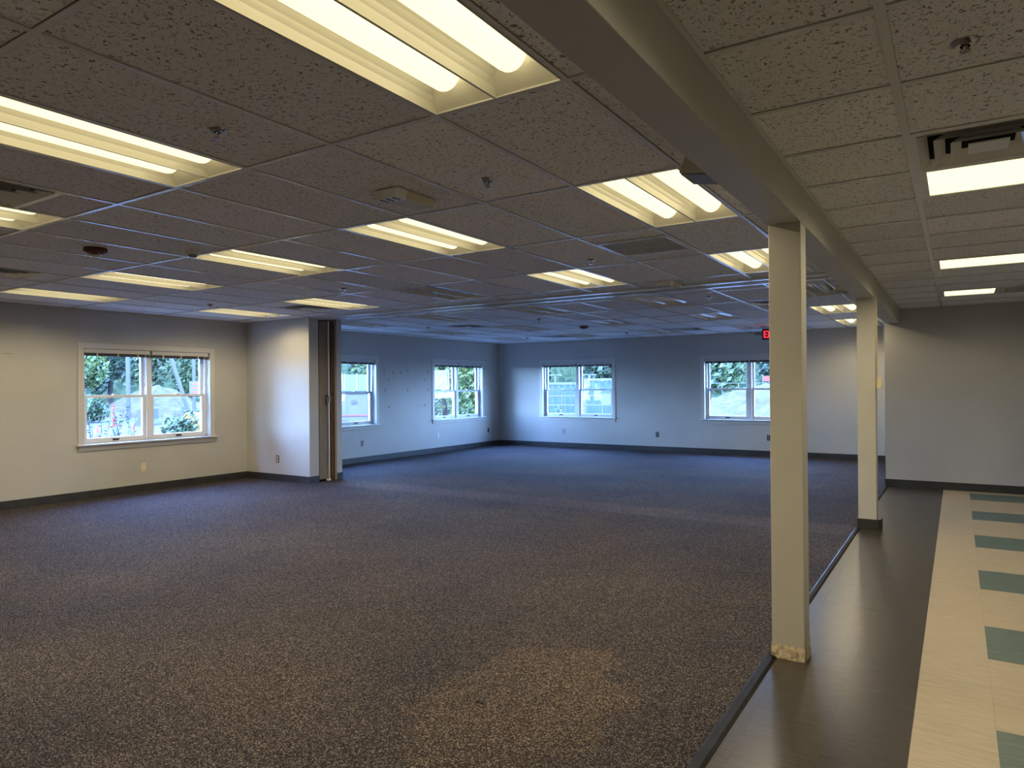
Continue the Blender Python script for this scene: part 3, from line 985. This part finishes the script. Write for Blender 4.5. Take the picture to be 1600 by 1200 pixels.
outlet((-30.53, YN, 1.16), math.pi, M['brown'], M['ivory'], 'steel-plated outlet on the short pocket wall')
outlet((-26.83, YF, 1.26), math.pi, M['brown'], M['white'], 'dark outlet under the far-wall window nearest the corner')
outlet((-18.91, YF, 1.24), math.pi, M['brown'], M['greyplastic'], 'dark outlet on the far wall between its two windows')
outlet((-10.92, YF, 1.26), math.pi, M['brown'], M['greyplastic'], 'dark outlet on the far wall half hidden by the near column')

r = root('surface_raceway', (BX1, 26.35, 4.75), 0, 'cream surface raceway and switch box on the farther column', 'raceway')
MB().box(0, .045, -.04, .04, .33, HH - 4.75).build('channel', M['ivory'], r, bevel=.005)
MB().box(0, .17, -.12, .12, -.03, .35).build('switch_box', M['ivory'], r, bevel=.012)
MB().box(.17, .19, -.03, .03, .12, .20).build('toggle', M['white'], r)

# ------------------------------------------------------------------ outdoors
GZ = -0.8
M['asphalt'] = noisy('lot_gravel', (0.0294, 0.0286, 0.0269), (0.0441, 0.0420, 0.0399), 0.8, 0.9, 0.1, detail=8)
M['dirt'] = noisy('dirt_heap', (0.0336, 0.0286, 0.0231), (0.0546, 0.0483, 0.0399), 2.2, 0.95, 0.1, bump=0.5, detail=8)
M['leaf_light'] = noisy('leaves_light', (0.030, 0.052, 0.012), (0.062, 0.082, 0.020), 2, 0.6, 0.3)
M['leaf_mid'] = noisy('leaves_mid', (0.016, 0.032, 0.011), (0.036, 0.054, 0.018), 2, 0.6, 0.3)
M['leaf_dark'] = noisy('leaves_dark', (0.010, 0.020, 0.011), (0.022, 0.036, 0.018), 2, 0.6, 0.3)
M['bark'] = noisy('bark', (0.0126, 0.0105, 0.0084), (0.0210, 0.0168, 0.0126), 8, 0.9, 0.1)
M['pole'] = mat('pole_wood', (0.0420, 0.0420, 0.0420), 0.8, 0.1)
M['orange'] = mat('safety_orange', (0.0924, 0.0147, 0.0063), 0.5, 0.3)
M['conc'] = mat('barrier_concrete', (0.0420, 0.0420, 0.0420), 0.8, 0.1)
M['machine'] = mat('machine_yellow', (0.0840, 0.0483, 0.0050), 0.5, 0.3)
M['cyan'] = noisy('site_panel_cyan', (0.0189, 0.0336, 0.0357), (0.0252, 0.0420, 0.0441), 3, 0.6, 0.2)
M['trailer'] = mat('trailer_white', (0.0462, 0.0462, 0.0483), 0.6, 0.2)
M['roofblue'] = mat('shed_roof', (0.0189, 0.0273, 0.0336), 0.6, 0.2)
M['signw'] = mat('sign_white', (0.0546, 0.0546, 0.0546), 0.6, 0.2)
M['terracotta'] = mat('roof_terracotta', (0.0504, 0.0315, 0.0231), 0.7, 0.2)
M['fencew'] = mat('fence_steel', (0.0378, 0.0420, 0.0441), 0.5, 0.4)

tag(MB().box(-420, XL - .7, -150, 420, GZ - 1, GZ).box(XL - .7, 160, YF + .7, 420, GZ - 1, GZ).build('ground_outside', M['asphalt']), 'pale gravel lot outside the windows', None, kind='structure')

# wooded rise closing the view behind the trees
def rise():
    mb = MB()
    rr = random.Random(5)
    path = [(-330, -120), (-345, 0), (-340, 110), (-310, 200), (-255, 280), (-170, 335), (-60, 355), (60, 350), (150, 330)]
    pts = []
    for (xa, ya), (xb, yb) in zip(path[:-1], path[1:]):
        for q in range(22):
            t_ = q / 22
            pts.append((xa + (xb - xa) * t_, ya + (yb - ya) * t_))
    prof = [(-26, 0), (-20, .35), (-11, .75), (0, 1.0), (14, .8), (26, 0)]
    for (x, y) in pts:
        d = Vector((x, y)).normalized()
        h = 22 + rr.uniform(-3, 4)
        for off, hz in prof:
            mb.v.append((x + d.x * off + rr.uniform(-1, 1), y + d.y * off + rr.uniform(-1, 1), GZ + h * hz * (1 + rr.uniform(-.06, .06)) - .1))
    n = len(prof)
    for i in range(len(pts) - 1):
        for j in range(n - 1):
            p = i * n + j
            mb.f.append((p, p + n, p + n + 1, p + 1))
    return mb
M['woods'] = noisy('wooded_slope', (0.0045, 0.0090, 0.0035), (0.018, 0.026, 0.009), 1.6, 0.9, 0.1, bump=1.0, detail=8)
tag(rise().build('hill_outside', M['woods']), 'hazy wooded rise behind the trees', None, kind='structure')

def foliage(mb, cx, cy, cz, rx, ry, rz_, n, leaf, rr):
    lumps = [(rr.uniform(-.55, .55), rr.uniform(-.55, .55), rr.uniform(-.5, .6), rr.uniform(.35, .6)) for _ in range(9)]
    for _ in range(n):
        lx, ly, lz, lr = rr.choice(lumps)
        v = Vector((rr.gauss(0, 1), rr.gauss(0, 1), rr.gauss(0, 1))).normalized() * (lr * rr.uniform(.7, 1.0))
        p = Vector((cx + rx * (lx + v.x), cy + ry * (ly + v.y), cz + rz_ * (lz + v.z)))
        a = Vector((rr.gauss(0, 1), rr.gauss(0, 1), rr.gauss(0, 1))).normalized()
        b_ = a.orthogonal().normalized()
        s = leaf * rr.uniform(.6, 1.3)
        c_ = a.cross(b_).normalized()
        mb.quad(p - b_ * s, p - c_ * s * .5, p + b_ * s, p + c_ * s * .5)

def tree(name, x, y, h, rx, mkey, label, n=1500, leaf=.55, seed=1, low=.28, cat='tree', group='trees beyond the lot', k=2.2, kl=1.2):
    rr = random.Random(seed)
    r = root(name, (x, y, GZ), 0, label, cat, group)
    tb = MB().tube((0, 0, 0), (rr.uniform(-.5, .5), rr.uniform(-.5, .5), h * .55), h * .022, h * .010)
    for q in range(4):
        a = rr.uniform(0, 6.28)
        tb.tube((0, 0, h * (.30 + .08 * q)), (rx * .5 * math.cos(a), rx * .5 * math.sin(a), h * (.55 + .08 * q)), h * .009, h * .004)
    tb.build('trunk', M['bark'], r)
    mb = MB()
    foliage(mb, 0, 0, h * (1 + low) / 2, rx, rx, h * (1 - low) / 2, int(n * k), leaf * kl, rr)
    tag(mb.build('crown', M[mkey], r), kind='stuff')

# seen through the window before the pocket
tree('broadleaf_tree', -152, 70, 26, 10.5, 'leaf_light', 'sunlit pale green tree at the left of the window before the pocket', 2600, .55, 1, .12)
tree('broadleaf_tree', -180, 93, 34, 10.5, 'leaf_dark', 'dark blue-green tree behind the upright pole', 2600, .6, 2, .05)
tree('broadleaf_tree', -176, 117, 26, 8, 'leaf_mid', 'green tree right of the upright pole', 1800, .5, 3, .08)
tree('broadleaf_tree', -160, 103, 15, 6.5, 'leaf_mid', 'low rounded tree above the dirt heap', 1800, .45, 4, .05)
tree('broadleaf_tree', -204, 128, 38, 11, 'leaf_dark', 'tall dark tree behind the leaning pole', 2600, .65, 5, .05)
tree('broadleaf_tree', -212, 100, 40, 12, 'leaf_dark', 'tall dark tree filling the gap between both window halves', 2600, .65, 6, .05)
tree('broadleaf_tree', -194, 152, 32, 9.5, 'leaf_mid', 'tree at the right end of the row behind the pole with the sign', 2000, .6, 17, .05)
tree('broadleaf_tree', -52, -20, 46, 17, 'leaf_mid', 'tall tree added out of view beside the building to shade the pocket wall', 2600, .9, 77, .1)  # made-up tree outside every window view, blocks skylight from the pocket wall
tree('broadleaf_tree', -240, 140, 46, 15, 'leaf_mid', 'distant green tree in the gap above the dirt heap', 2600, .8, 78, .0)
def shrub_thing(x, y, h, rx, mkey, label, n, leaf, seed, low=.0):
    tree('shrub', x, y, h, rx, mkey, label, n, leaf, seed, low, 'shrub', 'shrubs outside the windows', 1.5, 1.35)
shrub_thing(-128, 61.0, 5.0, 5.4, 'leaf_mid', 'low hedge-like shrub in front of the pale green tree', 1500, .3, 8)
def twiggy(x, y, h, label, seed):
    rr = random.Random(seed)
    r = root('sparse_shrub', (x, y, GZ), 0, label, 'shrub', 'sparse shrubs under the window')
    st, lf = MB(), MB()
    for k in range(7):
        a, lean = rr.uniform(0, 6.28), rr.uniform(.1, .42)
        tip = Vector((lean * h * math.cos(a), lean * h * math.sin(a), h * rr.uniform(.7, 1.0)))
        st.tube((0, 0, 0), tip, .03, .01, 5)
        for j in range(16):
            p = tip * (.35 + .65 * j / 16)
            b_ = Vector((rr.gauss(0, 1), rr.gauss(0, 1), rr.uniform(0, .8))).normalized()
            c_ = b_.orthogonal().normalized()
            lf.quad(p, p + b_ * .12 + c_ * .045, p + b_ * .26, p + b_ * .12 - c_ * .045)
    st.build('stems', M['bark'], r)
    tag(lf.build('leaves', M['leaf_dark'], r), kind='stuff')
twiggy(-46.5, 23.2, 4.9, 'thin sparse shrub in front of the cone at the left of the window', 21)
twiggy(-45.9, 24.9, 4.5, 'thin sparse shrub beside the largest orange cone', 22)
shrub_thing(-46.6, 29.2, 4.3, 1.5, 'leaf_mid', 'dense green shrub at the lower right of the window before the pocket', 700, .13, 23)
def cone(x, y, s, label):
    r = root('traffic_cone', (x, y, GZ), 0, label, 'traffic cone', 'orange traffic cones')
    MB().box(-.6 * s, .6 * s, -.6 * s, .6 * s, 0, .1 * s).build('cone_foot', M['orange'], r)
    MB().lathe([(.45 * s, .1 * s), (.28 * s, .9 * s), (.10 * s, 2.1 * s), (.08 * s, 2.15 * s)], seg=14).build('cone_body', M['orange'], r, smooth=True)
    MB().lathe([(.30 * s, .92 * s), (.22 * s, 1.3 * s)], seg=14).build('reflective_band', M['signw'], r, smooth=True)
cone(-76.0, 38.0, .95, 'orange traffic cone half hidden by the left sparse shrub')
cone(-74.5, 40.9, 1.0, 'large orange traffic cone near the window mullion')
cone(-77.6, 36.6, .8, 'orange traffic cone at the very left edge of the window')
r = root('delineator_post', (-110.8, 57.8, GZ), 0, 'slim orange delineator post in front of the hedge', 'road post')
MB().box(-.9, .9, -.9, .9, 0, .15).build('post_foot', M['orange'], r)
MB().lathe([(.25, .15), (.22, 2.9), (.15, 3.1), (.26, 3.15), (.26, 3.4)], seg=10).build('post_body', M['orange'], r)
for k in range(2):
    MB().lathe([(.265, 1.4 + .8 * k), (.262, 1.75 + .8 * k)], seg=10).build('reflective_band', M['signw'], r)
r = root('concrete_barrier', (-108.5, 62.0, GZ), 0.5, 'grey concrete barrier at the foot of the upright pole', 'barrier')
MB().prism([(-1.0, 0), (1.0, 0), (.95, .3), (.45, 1.0), (.35, 2.6), (-.35, 2.6), (-.45, 1.0), (-.95, .3)], 'y', -2.2, 2.2).build('barrier_body', M['conc'], r)
MB().box(-.36, .36, -1.8, 1.8, 2.6, 2.72).build('barrier_cap', M['fencew'], r)
def pole(x, y, h, rad, top, label, arm=False):
    r = root('utility_pole', (x, y, GZ), 0, label, 'pole', 'poles outside')
    MB().tube((0, 0, 0), (top[0], top[1], h), rad, rad * .8, 10).build('pole_shaft', M['pole'], r)
    q = MB().tube((top[0] - 1.5, top[1] - 1.5, h - 1.5), (top[0] + 1.5, top[1] + 1.5, h - 1.5), .14)
    q.build('cross_arm', M['pole'], r)
    return r
pole(-132, 71.6, 34, .42, (0, 0), 'upright pale pole behind the concrete barrier')
pole(-118, 75.5, 34, .38, (-4, -9.0), 'leaning pale pole in the right half of the window')
pr_ = pole(-134.5, 86.7, 34, .34, (0, 0), 'thin upright pole with a striped sign')
MB().box(-.1, .6, -1.0, 1.0, 4.6, 7.4).build('sign_board', M['signw'], pr_)
for k in range(3):
    MB().box(.6, .63, -.9, .9, 4.9 + .85 * k, 5.3 + .85 * k).build('sign_stripe', M['alarm'], pr_)
def heap(x, y, rx, ry, h, label, seed, k=26):
    rr = random.Random(seed)
    r = MB()
    ph = [rr.uniform(0, 6.28) for _ in range(6)]
    def H(u, v):
        q = max(0, 1 - math.sqrt(u * u + v * v))
        return h * q ** .8 * (1 + .14 * math.sin(5 * u + ph[0]) * math.sin(6 * v + ph[1])) + (.1 * h * rr.random() * (q > .02))
    for i in range(k + 1):
        for j in range(k + 1):
            u, v = 2 * i / k - 1, 2 * j / k - 1
            r.v.append((u * rx, v * ry, H(u, v) - .05))
    for i in range(k):
        for j in range(k):
            p = i * (k + 1) + j
            r.f.append((p, p + k + 1, p + k + 2, p + 1))
    tag(r.build('dirt_heap', M['dirt'], None, (x, y, GZ)), label, 'dirt pile', 'heaps of dirt outside')
heap(-147, 86, 10, 13, 6.2, 'pale dirt heap behind the leaning pole', 31)
r = root('compact_machine', (-63.0, 40.5, GZ), .5, 'yellow construction machine behind the dense green shrub', 'machine')
MB().prism([(-1.5, .9), (1.5, .9), (1.6, 2.6), (.9, 3.7), (-.6, 3.9), (-1.5, 3.1)], 'y', -1.0, 1.0).build('engine_hood', M['machine'], r, bevel=.12)
MB().prism([(-1.9, .1), (1.9, .1), (2.1, .5), (1.8, .95), (-1.8, .95), (-2.1, .5)], 'y', -1.15, 1.15).build('crawler_track', M['black'], r)
MB().box(-1.2, -.2, -1.02, 1.02, 2.4, 3.2).build('side_vent', M['black'], r)
r.scale = (.6, .6, .9)
# wire fence along the lot
def fence(p, q, n, h, label):
    p, q = Vector((*p, GZ)), Vector((*q, GZ))
    r = root('wire_fence', p / 1.0, 0, label, 'fence', 'site fences')
    d = q - p
    for i in range(n + 1):
        a = d * (i / n)
        MB().tube(a, a + Vector((0, 0, h)), .09, .09, 6).build('fence_post', M['fencew'], r)
    for z in (.15, .5, 1.0):
        MB().tube(Vector((0, 0, h * z)), d + Vector((0, 0, h * z)), .05, .05, 6).build('fence_rail', M['fencew'], r)
fence((-119, 67), (-104, 75.5), 5, 4.2, 'post and rail fence crossing the lot before the dirt heap')

# seen through the window half hidden by the pocket
tree('broadleaf_tree', -113, 116, 30, 11, 'leaf_light', 'pale yellow-green tree behind the grey shed roof', 2600, .5, 41, .1)
tree('broadleaf_tree', -150, 160, 46, 18, 'leaf_dark', 'large dark tree farther behind the grey shed', 2600, .8, 42, .05)
r = root('storage_shed', (-93, 94, GZ), math.radians(45), 'long shed with a blue-grey ribbed roof behind the white trailer', 'shed')
MB().box(-16, 16, -5, 5, 0, 5.4).build('shed_wall', M['trailer'], r)
MB().prism([(-5.6, 5.2), (5.6, 5.2), (0, 8.2)], 'x', -16.6, 16.6).build('shed_roof', M['roofblue'], r)
for k in range(16):
    MB().prism([(-5.7, 5.25), (-5.55, 5.25), (-.05, 8.27), (-.1, 8.33)], 'x', -16 + 2.1 * k, -15.8 + 2.1 * k).build('roof_rib', M['fencew'], r)
r = root('site_trailer', (-78.5, 78, GZ), math.radians(45), 'white site trailer with small dark windows', 'trailer')
MB().box(-12, 12, -4, 4, .7, 4.9).build('trailer_body', M['trailer'], r, bevel=.1)
MB().box(-12.2, 12.2, -4.2, 4.2, 4.9, 5.15).build('trailer_roof', M['roofblue'], r)
for k in range(12):
    MB().box(-11.5 + 2 * k, -11.4 + 2 * k, -4.06, -4, .8, 4.8).build('wall_rib', M['fencew'], r)
for k in range(5):
    MB().box(-8 + 3.6 * k, -7.2 + 3.6 * k, -4.08, -4, 3.3, 3.9).build('trailer_window', M['black'], r)
MB().box(1.5, 3.6, -4.1, -4, .9, 4.2).build('trailer_door', M['conc'], r)
MB().box(-11, 11, -4.1, -4, 1.5, 1.65).build('rub_rail', M['alarm'], r)
for s in (-4, 4):
    MB().prism([(s + .9 * math.cos(a * math.pi / 6), .75 + .75 * math.sin(a * math.pi / 6)) for a in range(12)], 'y', -4.05, -3.3).build('trailer_wheel', M['black'], r)

# bushes outside the window near the far corner
shrub_thing(-48.6, 62.0, 15.0, 4.2, 'leaf_light', 'tall pale leafy bush in the nearer half of the corner window', 3800, .20, 51, -.15)
shrub_thing(-40.9, 56.8, 14.0, 3.0, 'leaf_light', 'dense glossy green bush in the farther half of the corner window', 4500, .16, 53, -.15)

# seen through the far wall
for k, (x, y, h, rx, mk, lb) in enumerate((
        (-122, 203, 34, 11, 'leaf_dark', 'hazy dark tree at the left of the far window nearest the corner'),
        (-97, 210, 38, 11.5, 'leaf_dark', 'hazy dark tree at the right of the far window nearest the corner'),
        (-63, 208, 34, 11.5, 'leaf_mid', 'tree behind the rubble heap, left half of the second far window'),
        (-37, 212, 38, 11.5, 'leaf_dark', 'dark tree behind the rubble heap, right half of the second far window'))):
    tree('broadleaf_tree', x, y, h, rx, mk, lb, 2600, 1.0, 60 + k, .0)
def lamp_post(x, y, h, label):
    r = root('lamp_post', (x, y, GZ), 0, label, 'lamp post', 'lot lamp posts')
    MB().tube((0, 0, 0), (0, 0, h), .2, .12, 8).build('post', M['fencew'], r)
    MB().tube((-1.1, 0, h - .1), (1.1, 0, h - .1), .07).build('lamp_arm', M['fencew'], r)
    for s in (-1, 1):
        MB().box(s * 1.1 - .4, s * 1.1 + .4, -.25, .25, h - .2, h + .05).build('lamp_head', M['signw'], r)
lamp_post(-72.9, 131.1, 8.2, 'lamp post above the container, left half of the window')
lamp_post(-66.4, 134.5, 8.2, 'lamp post above the container, right half of the window')
def container(x, y, rz, lx, h, label, mkey='cyan'):
    r = root('site_container', (x, y, GZ), rz, label, 'container', 'cyan site containers')
    MB().box(-lx, lx, -3, 3, .2, h).build('container_body', M[mkey], r)
    for k in range(int(lx * 2)):
        MB().box(-lx + .15 + k, -lx + .65 + k, -3.1, -3, .5, h - .4).build('side_rib', M[mkey], r)
    MB().box(-lx, lx, -3.15, -2.9, h - .35, h + .05).build('top_rail', M['fencew'], r)
    MB().box(-lx, lx, -3.15, -2.9, .1, .45).build('bottom_rail', M['fencew'], r)
    for s in (-1, 1):
        MB().box(s * lx - .2, s * lx + .2, -3.15, 3.1, .1, h + .05).build('corner_post', M['fencew'], r)
container(-58.5, 103, .35, 5.2, 6.3, 'cyan ribbed container on the left of the far window nearest the corner')
container(-47.5, 107, .35, 5.2, 6.9, 'taller cyan ribbed container on the right of the far window nearest the corner')
def guard_rail(x0, y0, x1, y1, label):
    p, q = Vector((x0, y0, GZ)), Vector((x1, y1, GZ))
    r = root('guard_rail', p, 0, label, 'railing', 'site railings')
    d = q - p
    for i in range(8):
        a = d * (i / 7)
        MB().tube(a, a + Vector((0, 0, 4.4)), .07).build('rail_post', M['signw'], r)
    for z in (1.2, 2.8, 4.2):
        MB().tube(Vector((0, 0, z)), d + Vector((0, 0, z)), .075).build('rail_bar', M['signw'], r)
guard_rail(-57, 92, -36, 98, 'white three-bar railing in front of the cyan containers')
r = root('site_sign', (-42.0, 91.2, GZ), .35, 'white notice board on the railing', 'sign')
MB().box(-1.1, 1.1, -.06, .06, 2.9, 4.6).build('sign_board', M['signw'], r)
for s in (-.9, .9):
    MB().tube((s, .1, 0), (s, .1, 4.4), .06).build('sign_leg', M['fencew'], r)
MB().lathe([(.35, 0), (.35, .02)], seg=16).build('sign_emblem', M['fencew'], r)
bpy.context.view_layer.update()
em = r.children[-1]
em.rotation_euler[0] = math.pi / 2
em.location = (0, -.06 * FT, 3.85 * FT)
def roof_house(x, y, rz, label):
    r = root('low_house', (x, y, GZ), rz, label, 'house', 'low houses outside')
    MB().box(-6, 6, -4, 4, 0, 4.2).build('house_wall', M['signw'], r)
    MB().prism([(-4.8, 4.0), (4.8, 4.0), (0, 7.0)], 'x', -6.8, 6.8).build('house_roof', M['terracotta'], r)
    for s in (-3, 0, 3):
        MB().box(s - .6, s + .6, -4.06, -4, 1.6, 3.2).build('house_window', M['black'], r)
roof_house(-83, 123, .4, 'house with a pale terracotta roof left of the containers')
roof_house(-56, 142, .4, 'house with a pale terracotta roof behind the taller container')
shrub_thing(-36.6, 65.8, 3.4, 1.0, 'leaf_light', 'small yellow-green shrub at the lower left of the far window', 500, .13, 71)
heap(-24, 112, 15.5, 9, 5.9, 'large pale rubble heap behind the second far window', 72, 34)
fence((-42, 118), (-22, 128), 8, 6.0, 'wire site fence behind the rubble heap')
r = root('orange_flag', (-30.0, 132, GZ), 0, 'small orange marker flag above the rubble heap', 'flag')
MB().tube((0, 0, 0), (0, 0, 7.4), .06).build('flag_staff', M['fencew'], r)
MB().box(0, 1.6, -.03, .03, 6.3, 7.3).build('flag_cloth', M['orange'], r)

# a scrap of lint on the carpet
mb = MB()
rr = random.Random(3)
pts = [Vector((-.09, 0, .012)), Vector((-.05, .03, .03)), Vector((0, .0, .018)), Vector((.05, .025, .035)), Vector((.09, -.01, .014))]
for a, b_ in zip(pts[:-1], pts[1:]):
    mb.tube(a, b_, .014, .011, 6)
mb.tube(pts[1], pts[1] + Vector((.02, .06, -.01)), .010, .004, 5)
tag(mb.build('lint_scrap', M['black'], None, (-6.25, 8.80, 0.0)), 'small dark scrap of lint lying on the carpet near the tan patch', 'lint', kind='thing')
